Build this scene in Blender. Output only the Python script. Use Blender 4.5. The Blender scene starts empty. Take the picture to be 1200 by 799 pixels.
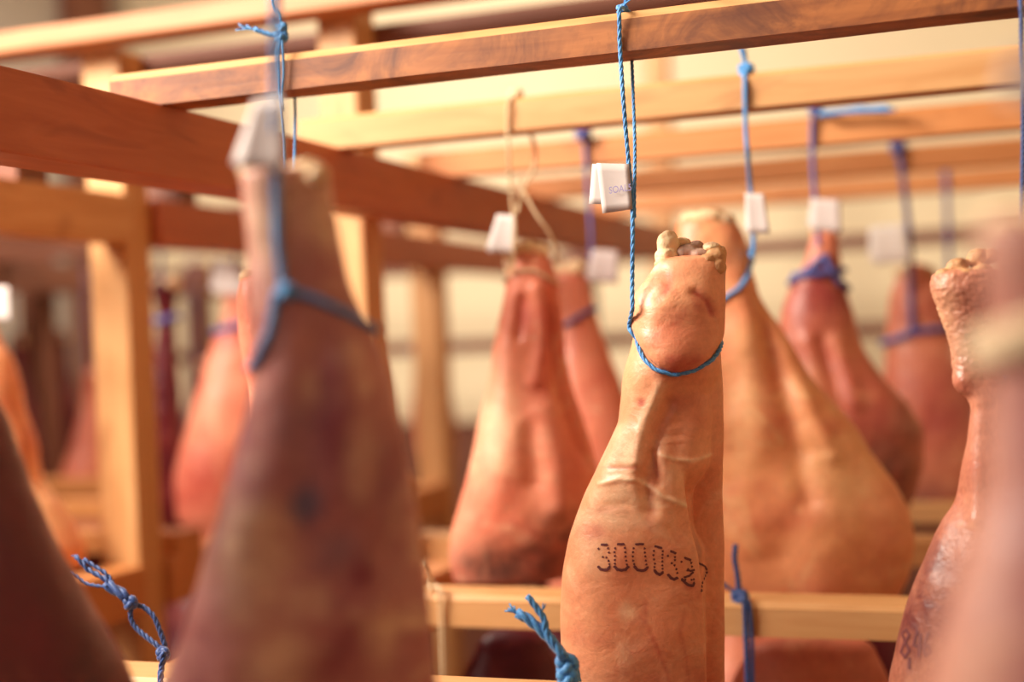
import bpy, bmesh, math, random
import numpy as np
from mathutils import Vector, Matrix, noise
from mathutils.bvhtree import BVHTree

random.seed(7)
S = bpy.context.scene
COL = S.collection

# ------------------------------------------------------------------ camera
F = 1667.0                                    # focal length in pixels (50 mm, 1200 px wide)
_Y = np.array([620, 26, -1667.]); _Y /= np.linalg.norm(_Y)
_X = np.array([4940, 205, 1667.]); _X -= _Y * _X.dot(_Y); _X /= np.linalg.norm(_X)
_Z = np.cross(_X, _Y)
M = np.array([_X, _Y, _Z])                    # world = M @ camera axes
cam_d = bpy.data.cameras.new('camera'); cam = bpy.data.objects.new('camera', cam_d); COL.objects.link(cam)
cam_d.sensor_width = 36; cam_d.lens = F * 36 / 1200
cam_d.clip_start = 0.02
cam.matrix_world = Matrix([list(M[i]) + [0] for i in range(3)] + [[0, 0, 0, 1]])
cam_d.dof.use_dof = True; cam_d.dof.focus_distance = 1.235; cam_d.dof.aperture_fstop = 1.75
S.camera = cam
S.view_settings.view_transform = 'Standard'; S.view_settings.look = 'None'
S.view_settings.gamma = 1; S.view_settings.exposure = 0.0
S.view_settings.use_curve_mapping = False

# ------------------------------------------------------------------ world and lamps
W = bpy.data.worlds.new('world'); S.world = W; W.use_nodes = True
W.node_tree.nodes['Background'].inputs[0].default_value = (0.80, 0.52, 0.52, 1)
W.node_tree.nodes['Background'].inputs[1].default_value = 0.10

def area(name, loc, target, size, power, color):
    l = bpy.data.lights.new(name, 'AREA'); l.shape = 'RECTANGLE'; l.size = size[0]; l.size_y = size[1]
    l.energy = power; l.color = color
    o = bpy.data.objects.new(name, l); COL.objects.link(o); o.location = loc
    o.rotation_euler = (Vector(target) - Vector(loc)).to_track_quat('-Z', 'Y').to_euler()
    return o
area('window_light', (-2.0, 0.45, 1.2), (-0.3, 1.6, -0.1), (1.15, 0.75), 150, (1.0, 0.92, 0.79))
area('added_front_fill', (-1.6, -1.3, 0.9), (-0.3, 1.3, -0.1), (1.4, 1.0), 11, (1.0, 0.90, 0.80))  # added fill from behind the camera, lifts the foreground ham
area('added_wall_light', (-1.9, 3.3, 1.5), (-1.7, 3.7, -0.2), (1.5, 0.9), 46, (1.0, 0.92, 0.82))  # unseen lamp, added to shape the brightness across the back wall

# ------------------------------------------------------------------ pixel <-> world
def ray(x, y):
    return M @ np.array([(x - 600) / F, -(y - 399.5) / F, -1.])
def at(x, y, Y):
    d = ray(x, y); return Vector(d * (Y / d[1]))
def atX(x, y, X):
    d = ray(x, y); return Vector(d * (X / d[0]))
def depth(p):
    return -(M.T @ np.array(p))[2]

def lin(r, g, b):
    def c(v):
        v /= 255.
        return v / 12.92 if v <= .04045 else ((v + .055) / 1.055) ** 2.4
    return (c(r), c(g), c(b), 1)

# ------------------------------------------------------------------ materials
class NT:
    def __init__(s, name):
        s.m = bpy.data.materials.new(name); s.m.use_nodes = True
        s.t = s.m.node_tree; s.b = s.t.nodes['Principled BSDF']; s.out = s.t.nodes['Material Output']
    def n(s, kind, **kw):
        o = s.t.nodes.new(kind)
        for k, v in kw.items():
            if k.startswith('i_'): o.inputs[k[2:].replace('_', ' ')].default_value = v
            else: setattr(o, k, v)
        return o
    def l(s, a, b): s.t.links.new(a, b)
    def coords(s, scale=(1, 1, 1)):
        tc = s.n('ShaderNodeTexCoord'); oi = s.n('ShaderNodeObjectInfo')
        mul = s.n('ShaderNodeMath', operation='MULTIPLY'); mul.inputs[1].default_value = 7.3
        s.l(oi.outputs['Random'], mul.inputs[0])
        add = s.n('ShaderNodeVectorMath', operation='ADD')
        s.l(tc.outputs['Object'], add.inputs[0]); s.l(mul.outputs[0], add.inputs[1])
        mp = s.n('ShaderNodeMapping'); mp.inputs['Scale'].default_value = scale
        s.l(add.outputs[0], mp.inputs[0]); return mp.outputs[0]
    def noise(s, vec, scale, detail=3, rough=.55, dist=0):
        o = s.n('ShaderNodeTexNoise'); o.inputs['Scale'].default_value = scale; o.inputs['Detail'].default_value = detail
        o.inputs['Roughness'].default_value = rough; o.inputs['Distortion'].default_value = dist
        s.l(vec, o.inputs['Vector']); return o.outputs['Fac']
    def ramp(s, fac, stops):
        o = s.n('ShaderNodeValToRGB'); e = o.color_ramp.elements
        while len(e) < len(stops): e.new(.5)
        for q, (p, c) in zip(e, stops): q.position = p; q.color = c if len(c) == 4 else (*c, 1)
        s.l(fac, o.inputs[0]); return o.outputs[0]
    def mix(s, fac, a, b, mode='MIX'):
        o = s.n('ShaderNodeMix', data_type='RGBA', blend_type=mode)
        for sock, v in ((o.inputs[0], fac), (o.inputs[6], a), (o.inputs[7], b)):
            if isinstance(v, bpy.types.NodeSocket): s.l(v, sock)
            else: sock.default_value = v
        return o.outputs[2]
    def math(s, op, a, b):
        o = s.n('ShaderNodeMath', operation=op)
        for sock, v in zip(o.inputs, (a, b)):
            if isinstance(v, bpy.types.NodeSocket): s.l(v, sock)
            else: sock.default_value = v
        return o.outputs[0]
    def bump(s, h, strength, dist=.002):
        o = s.n('ShaderNodeBump'); o.inputs['Strength'].default_value = strength; o.inputs['Distance'].default_value = dist
        s.l(h, o.inputs['Height']); s.l(o.outputs[0], s.b.inputs['Normal'])
K = lambda v: (v, v, v, 1)

def wood(name, c1, c2, knot, axis=0, rough=.55, stain=0.0, stain_c=(.05, .02, .012, 1)):
    t = NT(name); sc = [9, 9, 9]; sc[axis] = .9
    v = t.coords(tuple(sc))
    g = t.noise(v, 6, 6, .6, .6)
    base = t.ramp(g, [(.3, c2), (.66, c1)])
    v2 = t.coords(tuple(3.2 if i == axis else 9 for i in range(3)))
    k = t.ramp(t.noise(v2, 1.6, 3, .6, .8), [(.60, K(0)), (.74, K(1))])
    base = t.mix(t.math('MULTIPLY', k, .65), base, knot)
    if stain:
        s2 = t.ramp(t.noise(t.coords((1, 1, 1)), 14, 5, .7, .8), [(.42, K(0)), (.68, K(1))])
        base = t.mix(t.math('MULTIPLY', s2, stain), base, stain_c)
    t.l(base, t.b.inputs['Base Color']); t.b.inputs['Roughness'].default_value = rough
    t.bump(g, .25, .001)
    return t.m
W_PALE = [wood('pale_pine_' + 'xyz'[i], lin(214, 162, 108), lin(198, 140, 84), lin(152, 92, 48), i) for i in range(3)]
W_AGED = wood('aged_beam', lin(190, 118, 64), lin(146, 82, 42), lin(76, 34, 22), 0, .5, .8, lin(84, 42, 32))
W_ORNG = [wood('orange_pine_' + 'xyz'[i], lin(206, 136, 78), lin(190, 116, 58), lin(140, 76, 36), i) for i in range(3)]
W_AMB = wood('amber_tie_beam', lin(190, 124, 76), lin(176, 106, 58), lin(140, 80, 42), 0)
W_RED = [wood('reddish_rail_' + 'xyz'[i], lin(190, 104, 62), lin(172, 86, 48), lin(120, 52, 30), i, .5) for i in range(3)]
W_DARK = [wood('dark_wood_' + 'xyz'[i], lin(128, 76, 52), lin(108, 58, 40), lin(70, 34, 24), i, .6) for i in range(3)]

def ham_mat(name, c1, c2, pale, red, dark, sss=.1, rough=.42, bump=.28, blot=.5, spec=.5, fur=0):
    t = NT(name); v = t.coords()
    col = t.ramp(t.noise(v, 11, 4, .55, .5), [(.32, c2), (.64, c1)])
    p = t.ramp(t.noise(v, 17, 5, .6, 1.2), [(.54, K(0)), (.72, K(1))])
    col = t.mix(t.math('MULTIPLY', p, blot), col, pale)
    r = t.ramp(t.noise(v, 13.7, 4, .6, .9), [(.57, K(0)), (.75, K(1))])
    col = t.mix(t.math('MULTIPLY', r, blot), col, red)
    vo = t.n('ShaderNodeTexVoronoi', feature='DISTANCE_TO_EDGE'); vo.inputs['Scale'].default_value = 26
    wv = t.n('ShaderNodeTexNoise'); wv.inputs['Scale'].default_value = 14; t.l(v, wv.inputs['Vector'])
    ws = t.n('ShaderNodeVectorMath', operation='MULTIPLY'); ws.inputs[1].default_value = (.09, .09, .09); t.l(wv.outputs['Color'], ws.inputs[0])
    wa = t.n('ShaderNodeVectorMath', operation='ADD'); t.l(v, wa.inputs[0]); t.l(ws.outputs[0], wa.inputs[1]); t.l(wa.outputs[0], vo.inputs['Vector'])
    vein = t.ramp(vo.outputs['Distance'], [(.0, K(1)), (.035, K(0))])
    col = t.mix(t.math('MULTIPLY', t.math('MULTIPLY', vein, r), .45), col, red)
    at_ = t.n('ShaderNodeAttribute', attribute_name='spots')
    sp = t.n('ShaderNodeSeparateColor'); t.l(at_.outputs['Color'], sp.inputs[0])
    wob = t.ramp(t.noise(v, 45, 4, .65, .5), [(.3, K(.35)), (.6, K(1))])
    col = t.mix(t.math('MULTIPLY', sp.outputs[1], wob), col, pale)
    col = t.mix(t.math('MULTIPLY', sp.outputs[0], wob), col, red)
    col = t.mix(t.math('MULTIPLY', sp.outputs[2], wob), col, dark)
    fine = t.ramp(t.noise(v, 160, 4, .7), [(.3, K(.88)), (.7, K(1.06))])
    col = t.mix(1.0, col, fine, 'MULTIPLY')
    if fur:
        fu = t.ramp(t.noise(t.coords((1, 1, .45)), 330, 3, .7, .4), [(.42, K(1)), (.6, K(0))])
        col = t.mix(t.math('MULTIPLY', fu, fur), col, dark)
    t.l(col, t.b.inputs['Base Color'])
    t.b.inputs['Subsurface Weight'].default_value = sss
    t.b.inputs['Subsurface Radius'].default_value = (1, .45, .3); t.b.inputs['Subsurface Scale'].default_value = .009
    rr = t.ramp(t.noise(v, 38, 4, .6), [(.3, K(rough - .1)), (.7, K(rough + .12))])
    t.l(rr, t.b.inputs['Roughness']); t.b.inputs['Specular IOR Level'].default_value = spec
    wr = t.coords((1, 1, 1.25))
    h = t.math('ADD', t.math('MULTIPLY', t.noise(wr, 48, 5, .6, .6), 1.0), t.math('MULTIPLY', t.noise(v, 300, 3, .6), .25))
    t.bump(h, bump, .004)
    return t.m
PALE = lin(250, 214, 172); RED = lin(190, 72, 62); DARK = lin(126, 92, 80)
H_HERO = ham_mat('ham_skin_orange', lin(240, 170, 126), lin(226, 140, 102), lin(252, 218, 178), lin(186, 72, 58), lin(160, 112, 92), blot=.4)
H_PINK = ham_mat('ham_skin_pink', lin(240, 154, 122), lin(222, 120, 94), PALE, RED, lin(110, 74, 66))
H_GOLD = ham_mat('ham_skin_golden', lin(240, 166, 114), lin(228, 138, 98), lin(248, 208, 152), lin(194, 88, 66), lin(134, 98, 84))
H_GREY = ham_mat('ham_skin_mauve', lin(200, 136, 120), lin(164, 94, 98), lin(240, 202, 164), lin(128, 40, 56), lin(100, 94, 116), blot=.75)
H_DARK = ham_mat('ham_skin_maroon', lin(108, 28, 36), lin(78, 14, 28), lin(150, 72, 60), lin(80, 12, 26), lin(56, 20, 32), blot=.6, rough=.36)
H_RED = ham_mat('ham_skin_red', lin(216, 130, 98), lin(192, 96, 78), lin(236, 170, 128), lin(140, 42, 48), lin(120, 86, 78))
H_NEAR = ham_mat('ham_skin_tan', lin(178, 122, 104), lin(152, 92, 86), lin(204, 154, 126), lin(112, 32, 50), lin(96, 60, 76), blot=.6)
H_HAIR = ham_mat('ham_skin_wrinkled', lin(204, 136, 106), lin(180, 104, 80), lin(238, 196, 150), lin(160, 70, 54), lin(104, 42, 40), bump=.42, fur=.25)
def bone_mat(name, c1, c2, c3):
    t = NT(name); v = t.coords()
    col = t.ramp(t.noise(v, 60, 5, .6, .6), [(.3, c2), (.55, c1)])
    k = t.ramp(t.noise(v, 38, 4, .6, 1), [(.58, K(0)), (.7, K(1))])
    col = t.mix(t.math('MULTIPLY', k, .7), col, c3)
    t.l(col, t.b.inputs['Base Color']); t.b.inputs['Roughness'].default_value = .6
    t.b.inputs['Subsurface Weight'].default_value = .1; t.b.inputs['Subsurface Scale'].default_value = .005
    t.bump(t.noise(v, 150, 4, .6), .5, .003); return t.m
BONE = bone_mat('cut_bone', lin(240, 208, 164), lin(224, 180, 132), lin(142, 98, 84))
HOOF = bone_mat('hairy_trotter', lin(206, 156, 108), lin(178, 122, 80), lin(112, 60, 44))

MARROW = bone_mat('dry_marrow', lin(176, 138, 118), lin(146, 108, 98), lin(96, 66, 66))
def plain(name, c, rough=.6, var=.12, nscale=30, bump=.2, trans=0):
    t = NT(name); v = t.coords()
    g = t.noise(v, nscale, 4, .6)
    d = tuple(x * (1 - var) for x in c[:3]) + (1,)
    t.l(t.ramp(g, [(.3, d), (.7, c)]), t.b.inputs['Base Color']); t.b.inputs['Roughness'].default_value = rough
    if bump: t.bump(g, bump, .001)
    return t.m
def twine_mat(name, c, dk):
    t = NT(name); v = t.coords()
    g = t.noise(v, 420, 3, .7)
    t.l(t.ramp(g, [(.3, dk), (.65, c)]), t.b.inputs['Base Color']); t.b.inputs['Roughness'].default_value = .5
    t.b.inputs['Sheen Weight'].default_value = .2
    t.bump(g, .4, .0006); return t.m
T_BLUE = twine_mat('blue_twine', lin(86, 164, 222), lin(44, 104, 180))
T_NAVY = twine_mat('navy_twine', lin(48, 84, 150), lin(26, 44, 96))
T_VIOL = twine_mat('violet_blue_twine', lin(88, 92, 160), lin(58, 58, 120))
T_CREAM = twine_mat('cream_twine', lin(232, 206, 166), lin(206, 174, 132))
PAPER = plain('tag_paper', lin(206, 192, 187), .7, .05, 20, .05)
PAPER_LIT = plain('lit_tag_paper', lin(246, 238, 230), .7, .05, 20, .05)  # brighter copy of the tag paper, offsets shade on the far tag
PAPER_L = plain('lilac_tag_paper', lin(200, 182, 178), .7, .05, 20, .05)
INK = plain('stamp_ink', lin(112, 56, 58), .5, .25, 200, 0)
INKB = plain('violet_print', lin(150, 138, 190), .6, .1, 200, 0)
WALL = plain('cream_plaster', lin(236, 216, 178), .8, .05, 2.2, .05)
WALLG = plain('shaded_grey_plaster', lin(170, 156, 140), .8, .06, 2.2, .05)  # left wall's shade put into a greyer plaster colour
CEIL = plain('ceiling_paint', lin(214, 196, 168), .8, .04, 2, .05)
FLOOR = plain('concrete_floor', lin(120, 70, 56), .6, .25, 3, .2)

# ------------------------------------------------------------------ object helpers
def me_obj(name, verts, faces, mat, parent=None, base=None, smooth=True):
    """link one mesh object; verts are world points, stored relative to the thing's base"""
    o0 = Vector(base) if base is not None else Vector((0, 0, 0))
    if parent is not None: o0 = parent['_o'] if False else Vector(parent_origin[parent.name])
    me = bpy.data.meshes.new(name)
    me.from_pydata([tuple(Vector(v) - o0) for v in verts], [], faces)
    me.materials.append(mat)
    if smooth: me.polygons.foreach_set('use_smooth', [True] * len(me.polygons))
    me.update()
    o = bpy.data.objects.new(name, me); COL.objects.link(o)
    if parent is not None: o.parent = parent
    else:
        o.location = o0
    return o
parent_origin = {}
def thing(name, loc, label, cat, group=None):
    o = bpy.data.objects.new(name, None); COL.objects.link(o); o.location = loc
    o.empty_display_size = .05
    o['label'] = label; o['category'] = cat
    if group: o['group'] = group
    parent_origin[o.name] = tuple(loc); return o
def struct(o): o['kind'] = 'structure'; return o

def box_geo(lo, hi, ch=.0035, top_ch=None):
    """box with chamfered edges, as verts/faces"""
    bm = bmesh.new(); bmesh.ops.create_cube(bm, size=1)
    c = [(a + b) / 2 for a, b in zip(lo, hi)]; s = [abs(b - a) for a, b in zip(lo, hi)]
    for v in bm.verts: v.co = Vector((v.co.x * s[0] + c[0], v.co.y * s[1] + c[1], v.co.z * s[2] + c[2]))
    if ch: bmesh.ops.bevel(bm, geom=list(bm.edges), offset=ch, segments=2, affect='EDGES', profile=.6)
    vs = [v.co.copy() for v in bm.verts]; bm.verts.index_update()
    fs = [[v.index for v in f.verts] for f in bm.faces]; bm.free(); return vs, fs
def box(name, lo, hi, mat, parent=None, base=None, ch=.003):
    v, f = box_geo(lo, hi, ch)
    o = me_obj(name, v, f, mat, parent, base if base is not None else ((lo[0] + hi[0]) / 2, (lo[1] + hi[1]) / 2, lo[2]), smooth=False)
    return o
def bar(name, x0, x1, y0, y1, z0, z1, mat, label, group, cham=.0, edge=None):
    """a loose wooden crossbar along X, with a front-top chamfer"""
    prof = [(y0, z0), (y1, z0), (y1, z1 - .002), (y1 - .002, z1), (y0 + cham + .001, z1), (y0, z1 - cham - .001)]
    n = len(prof); N = 14; vs = []; fs = []
    rnd = random.Random(label)
    for i in range(N + 1):
        x = x0 + (x1 - x0) * i / N
        for (y, z) in prof:
            w = .0004
            vs.append((x, y + rnd.uniform(-w, w), z + rnd.uniform(-w, w)))
    for i in range(N):
        for k in range(n):
            a = i * n + k; b = i * n + (k + 1) % n
            fs.append((a, a + n, b + n, b))
    fs.append(tuple(range(n))); fs.append(tuple(reversed(range(N * n, N * n + n))))
    o = me_obj(name, vs, fs, mat, None, ((x0 + x1) / 2, (y0 + y1) / 2, z0), smooth=False)
    if edge:                                    # strong light on the top edge, painted in as paler wood
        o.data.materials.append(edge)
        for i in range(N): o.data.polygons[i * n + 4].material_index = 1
    o['label'] = label; o['category'] = 'wooden bar'; o['group'] = group
    return o

def spline(pts, step):
    P = [Vector(p) for p in pts]
    if len(P) == 2:
        n = max(2, int((P[1] - P[0]).length / step)); return [P[0].lerp(P[1], i / n) for i in range(n + 1)]
    out = []
    for i in range(len(P) - 1):
        p0 = P[i - 1] if i else P[0] * 2 - P[1]; p1, p2 = P[i], P[i + 1]
        p3 = P[i + 2] if i + 2 < len(P) else P[-1] * 2 - P[-2]
        n = max(1, int((p2 - p1).length / step))
        for k in range(n):
            t = k / n
            out.append(.5 * ((2 * p1) + (p2 - p0) * t + (2 * p0 - 5 * p1 + 4 * p2 - p3) * t * t + (3 * p1 - p0 - 3 * p2 + p3) * t ** 3))
    out.append(P[-1]); return out
def frames(path):
    T = []
    for i in range(len(path)):
        d = path[min(i + 1, len(path) - 1)] - path[max(i - 1, 0)]
        T.append(d.normalized() if d.length > 1e-9 else Vector((0, 0, 1)))
    up = Vector((0.3, 1, .2))
    if abs(T[0].dot(up.normalized())) > .9: up = Vector((1, 0, 0))
    nrm = (up - T[0] * up.dot(T[0])).normalized(); out = []
    for t in T:
        nrm = nrm - t * nrm.dot(t)
        nrm = nrm.normalized() if nrm.length > 1e-6 else t.orthogonal().normalized()
        out.append((t, nrm.copy(), t.cross(nrm)))
    return out
def tube(path, r, seg=7, taper=None):
    fr = frames(path); vs = []; fs = []; n = len(path)
    for i, (p, (t, a, b)) in enumerate(zip(path, fr)):
        rr = r * (taper(i / max(1, n - 1)) if taper else 1)
        for k in range(seg):
            th = 2 * math.pi * k / seg
            vs.append(p + a * (math.cos(th) * rr) + b * (math.sin(th) * rr))
    for i in range(n - 1):
        for k in range(seg):
            a = i * seg + k; b = i * seg + (k + 1) % seg
            fs.append((a, b, b + seg, a + seg))
    fs.append(tuple(reversed(range(seg)))); fs.append(tuple(range((n - 1) * seg, n * seg)))
    return vs, fs
def join(parts):
    V = []; Fc = []
    for v, f in parts:
        o = len(V); V += list(v); Fc += [tuple(i + o for i in q) for q in f]
    return V, Fc
def twine(pts, r, strands=3, pitch=7., step=None):
    """twisted cord: helical strands round a smooth path"""
    path = spline(pts, step or r * .9)
    fr = frames(path); L = 0; acc = [0]
    for i in range(1, len(path)): L += (path[i] - path[i - 1]).length; acc.append(L)
    parts = []
    for s in range(strands):
        q = []
        for p, (t, a, b), l in zip(path, fr, acc):
            th = 2 * math.pi * (l / (pitch * r) + s / strands)
            q.append(p + (a * math.cos(th) + b * math.sin(th)) * (r * .48))
        parts.append(tube(q, r * .56, 6))
    return join(parts)
def cord(pts, r, step=.004): return tube(spline(pts, step), r, 8)
def knot_geo(c, size, r, tilt=0.):
    """an overhand lump: a (2,3) torus knot"""
    q = []
    R = Matrix.Rotation(tilt, 3, 'Y') @ Matrix.Rotation(1.1, 3, 'X')
    for i in range(61):
        t = 2 * math.pi * i / 60
        w = 1.0 + .45 * math.cos(3 * t)
        q.append(Vector(c) + R @ Vector((w * math.cos(2 * t), w * math.sin(2 * t), .75 * math.sin(3 * t))) * (size * .5))
    core = bmesh.new(); bmesh.ops.create_icosphere(core, subdivisions=2, radius=size * .55)
    cv = [v.co + Vector(c) for v in core.verts]; core.verts.index_update()
    cf = [[v.index for v in f.verts] for f in core.faces]; core.free()
    return join([tube(q, r, 7), (cv, cf)])
def fray(p0, d, length, spread, r, n=5, seed=1, droop=0):
    rnd = random.Random(seed); parts = []
    d = Vector(d).normalized()
    for i in range(n):
        e = (d + Vector((rnd.uniform(-1, 1), rnd.uniform(-1, 1), rnd.uniform(-1, 1))) * spread).normalized()
        L = length * rnd.uniform(.6, 1.05)
        pts = [p0, p0 + d * L * .4 + (e - d) * L * .1, p0 + e * L + Vector((0, 0, -droop * L))]
        parts.append(tube(spline(pts, .003), r, 6, lambda t: 1 - .5 * t))
    return join(parts)

# ------------------------------------------------------------------ ham builder
def pch(xs, ys, q):
    """monotone-ish smooth interpolation"""
    xs = np.array(xs, float); ys = np.array(ys, float); n = len(xs)
    h = np.diff(xs); dl = np.diff(ys) / h; m = np.zeros(n)
    m[0] = dl[0]; m[-1] = dl[-1]
    for i in range(1, n - 1):
        m[i] = 0 if dl[i - 1] * dl[i] <= 0 else (h[i - 1] + h[i]) / (h[i - 1] / dl[i] + h[i] / dl[i - 1])
    q = np.clip(np.array(q, float), xs[0], xs[-1]); k = np.clip(np.searchsorted(xs, q) - 1, 0, n - 2)
    t = (q - xs[k]) / h[k]
    return ((1 + 2 * t) * (1 - t) ** 2 * ys[k] + t * (1 - t) ** 2 * h[k] * m[k] + t * t * (3 - 2 * t) * ys[k + 1] + t * t * (t - 1) * h[k] * m[k + 1])
def seg_dist(px, py, poly):
    d = np.full(px.shape, 1e9)
    for (x0, y0), (x1, y1) in zip(poly[:-1], poly[1:]):
        vx, vy = x1 - x0, y1 - y0; t = np.clip(((px - x0) * vx + (py - y0) * vy) / (vx * vx + vy * vy), 0, 1)
        d = np.minimum(d, np.hypot(px - x0 - t * vx, py - y0 - t * vy))
    return d
sst = lambda t: (lambda q: q * q * (3 - 2 * q))(np.clip(t, 0, 1))

class Ham:
    def __init__(s, rows, Y, ratio=((0, .8), (1, .62)), segs=72, dy=5, expo=2.2, feats=(), spots=(), lump=.003, seed=0, top_round=10, bot_round=40, hair=None):
        s.rows = rows; s.Y = Y; s.expo = expo
        ys = [r[0] for r in rows]; s.ys = ys; s.xl = [r[1] for r in rows]; s.xr = [r[2] for r in rows]; s.ratio = ratio
        n = int((ys[-1] - ys[0]) / dy) + 1
        py = np.linspace(ys[0], ys[-1], n)
        # rounded ends: extra rings shrinking towards the ends
        k = np.linspace(0, math.pi / 2, 8)[1:-1]
        top = [(ys[0] - top_round * math.sin(a), math.cos(a)) for a in k][::-1]
        bot = [(ys[-1] + bot_round * math.sin(a), math.cos(a)) for a in k]
        rings = [(y, c) for y, c in top] + [(y, 1.) for y in py] + [(y, c) for y, c in bot]
        Q = np.array([r[0] for r in rings]); sc = np.array([r[1] for r in rings])
        xl = pch(ys, s.xl, Q); xr = pch(ys, s.xr, Q); cx = (xl + xr) / 2; hw = (xr - xl) / 2 * sc
        th = np.linspace(0, 2 * math.pi, segs, endpoint=False)
        P = np.zeros((len(Q), segs, 3)); PX = np.zeros((len(Q), segs)); PY = np.zeros_like(PX); NR = np.zeros_like(P)
        FR = np.zeros_like(PX)
        e = 2 / expo
        cs = np.sign(np.cos(th)) * np.abs(np.cos(th)) ** e; sn = np.sign(np.sin(th)) * np.abs(np.sin(th)) ** e
        for i in range(len(Q)):
            C, u, v, a, b = s.frame(Q[i], cx[i], hw[i])
            P[i] = C[None] + np.outer(cs, u) * a + np.outer(sn, v) * b
            nr = np.outer(np.cos(th) / max(a, 1e-4), u) + np.outer(np.sin(th) / max(b, 1e-4), v)
            NR[i] = nr / np.linalg.norm(nr, axis=1)[:, None]
            PX[i] = cx[i] + hw[i] * cs; PY[i] = Q[i]; FR[i] = sst((.0 - sn) / .45)
        D = np.zeros_like(PX)
        for ft in feats:
            k = ft[0]
            if k == 'ridge':
                _, poly, w, amp = ft; D += FR * amp * np.exp(-(seg_dist(PX, PY, poly) / w) ** 2)
            elif k == 'bump':
                _, bx, by, rx, ry, amp = ft; D += FR * amp * np.exp(-((PX - bx) / rx) ** 2 - ((PY - by) / ry) ** 2)
            elif k == 'step':                       # right of a line set back
                _, poly, w, amp = ft
                pxx = [q[0] for q in poly]; pyy = [q[1] for q in poly]
                xx = np.interp(PY, pyy, pxx); fade = sst((PY - pyy[0]) / 40) * sst((pyy[-1] - PY) / 40)
                D += -FR * amp * fade * sst((PX - xx) / w + .5)
            elif k == 'pad':                        # a bulge ending in an undercut lower rim
                _, poly, w, amp, ytop = ft
                pxx = [q[0] for q in poly]; pyy = [q[1] for q in poly]
                yb = np.interp(PX, pxx, pyy)
                inside = np.sqrt(np.clip((yb - PY) / w, 0, 1)); D += FR * amp * np.sin(inside * math.pi / 2) * sst((PY - ytop) / 60)
        if lump:
            for i in range(P.shape[0]):
                for j in range(segs):
                    p = Vector(P[i, j]) * 16 + Vector((seed * 3.1, seed, 0))
                    D[i, j] += lump * (noise.noise(p) + .45 * noise.noise(p * 2.7))
        if hair:
            y0, y1, amp = hair
            for i in range(P.shape[0]):
                f_ = float(sst((y1 - Q[i]) / 40)) * amp
                if f_ > 0:
                    for j in range(segs):
                        p = Vector(P[i, j]); q = Vector((p.x * 240, p.y * 240, p.z * 420))
                        D[i, j] += f_ * (noise.noise(q) + .6 * noise.noise(q * 2.1)) + f_ * 1.5 * noise.noise(p * 55)
        P = P + NR * D[..., None]
        s.grid = P; s.Q = Q; s.segs = segs
        nr_ = len(Q); V = [tuple(p) for p in P.reshape(-1, 3)]
        Fc = []
        for i in range(nr_ - 1):
            for j in range(segs):
                a = i * segs + j; b = i * segs + (j + 1) % segs
                Fc.append((a, b, b + segs, a + segs))
        t = len(V); V.append(tuple(P[0].mean(0))); b_ = len(V); V.append(tuple(P[-1].mean(0)))
        for j in range(segs):
            Fc.append((t, (j + 1) % segs, j)); o = (nr_ - 1) * segs; Fc.append((b_, o + j, o + (j + 1) % segs))
        s.V = V; s.F = Fc
        SP = np.zeros((len(V), 3)); pxf = PX.reshape(-1); pyf = PY.reshape(-1); frf = FR.reshape(-1)
        for ch, poly, w_, st in [q for q in spots if len(q) == 4]:      # thin lines: veins, creases and pale ridge tops
            c = 'rgb'.index(ch)
            SP[:len(pxf), c] = np.maximum(SP[:len(pxf), c], st * np.exp(-(seg_dist(pxf, pyf, poly) / w_) ** 2) * frf)
        for (ch, sx, sy, rx, ry, st) in [q for q in spots if len(q) == 6]:
            c = 'rgb'.index(ch)
            d2 = ((pxf - sx) / rx) ** 2 + ((pyf - sy) / ry) ** 2
            SP[:len(pxf), c] = np.maximum(SP[:len(pxf), c], st * np.exp(-d2 ** 1.5))
        s.SP = SP
        s.bvh = BVHTree.FromPolygons([Vector(v) for v in V], Fc)
        s.base = Vector(P[-1].mean(0))
    def frame(s, y, cx=None, hw=None):
        if cx is None:
            xl = float(pch(s.ys, s.xl, [y])[0]); xr = float(pch(s.ys, s.xr, [y])[0]); cx = (xl + xr) / 2; hw = (xr - xl) / 2
        C = np.array(at(cx, y, s.Y)); d = depth(C)
        f = np.array([C[0], C[1], 0.]); f /= np.linalg.norm(f); u = np.array([f[1], -f[0], 0.])
        a = hw * d / F; tt = (y - s.ys[0]) / (s.ys[-1] - s.ys[0])
        rr = np.interp(tt, [q[0] for q in s.ratio], [q[1] for q in s.ratio])
        return C, u, f, a, a * rr
    def hit(s, px, py, off=0.):
        d = Vector(ray(px, py)).normalized(); h = s.bvh.ray_cast(Vector((0, 0, 0)), d)
        if h[0] is None:
            return None, None
        n = h[1] if h[1].dot(d) < 0 else -h[1]
        return h[0] + n * off, n
    def surf(s, theta, y, off):
        C, u, v, a, b = s.frame(y); d = Vector(u * math.cos(theta) + v * math.sin(theta)); C = Vector(C)
        h = s.bvh.ray_cast(C + d * .4, -d)
        p = h[0] if h[0] is not None else C + d * a
        return p + d * off
    def loop(s, front, off, back_drop=0., n=64):
        """closed cord round the shank: its height on the near side follows pixel points, the far side runs across"""
        fx = [q[0] for q in front]; fy = [q[1] for q in front]; out = []
        for i in range(n + 1):
            th = 2 * math.pi * i / n
            px_l, px_r = fx[0], fx[-1]; c = math.cos(th)
            if math.sin(th) <= 0: y = float(np.interp(px_l + (px_r - px_l) * (c + 1) / 2, fx, fy))
            else: y = fy[0] + (fy[-1] - fy[0]) * (c + 1) / 2 - back_drop * math.sin(th)
            out.append(s.surf(th, y, off))
        return out
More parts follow.
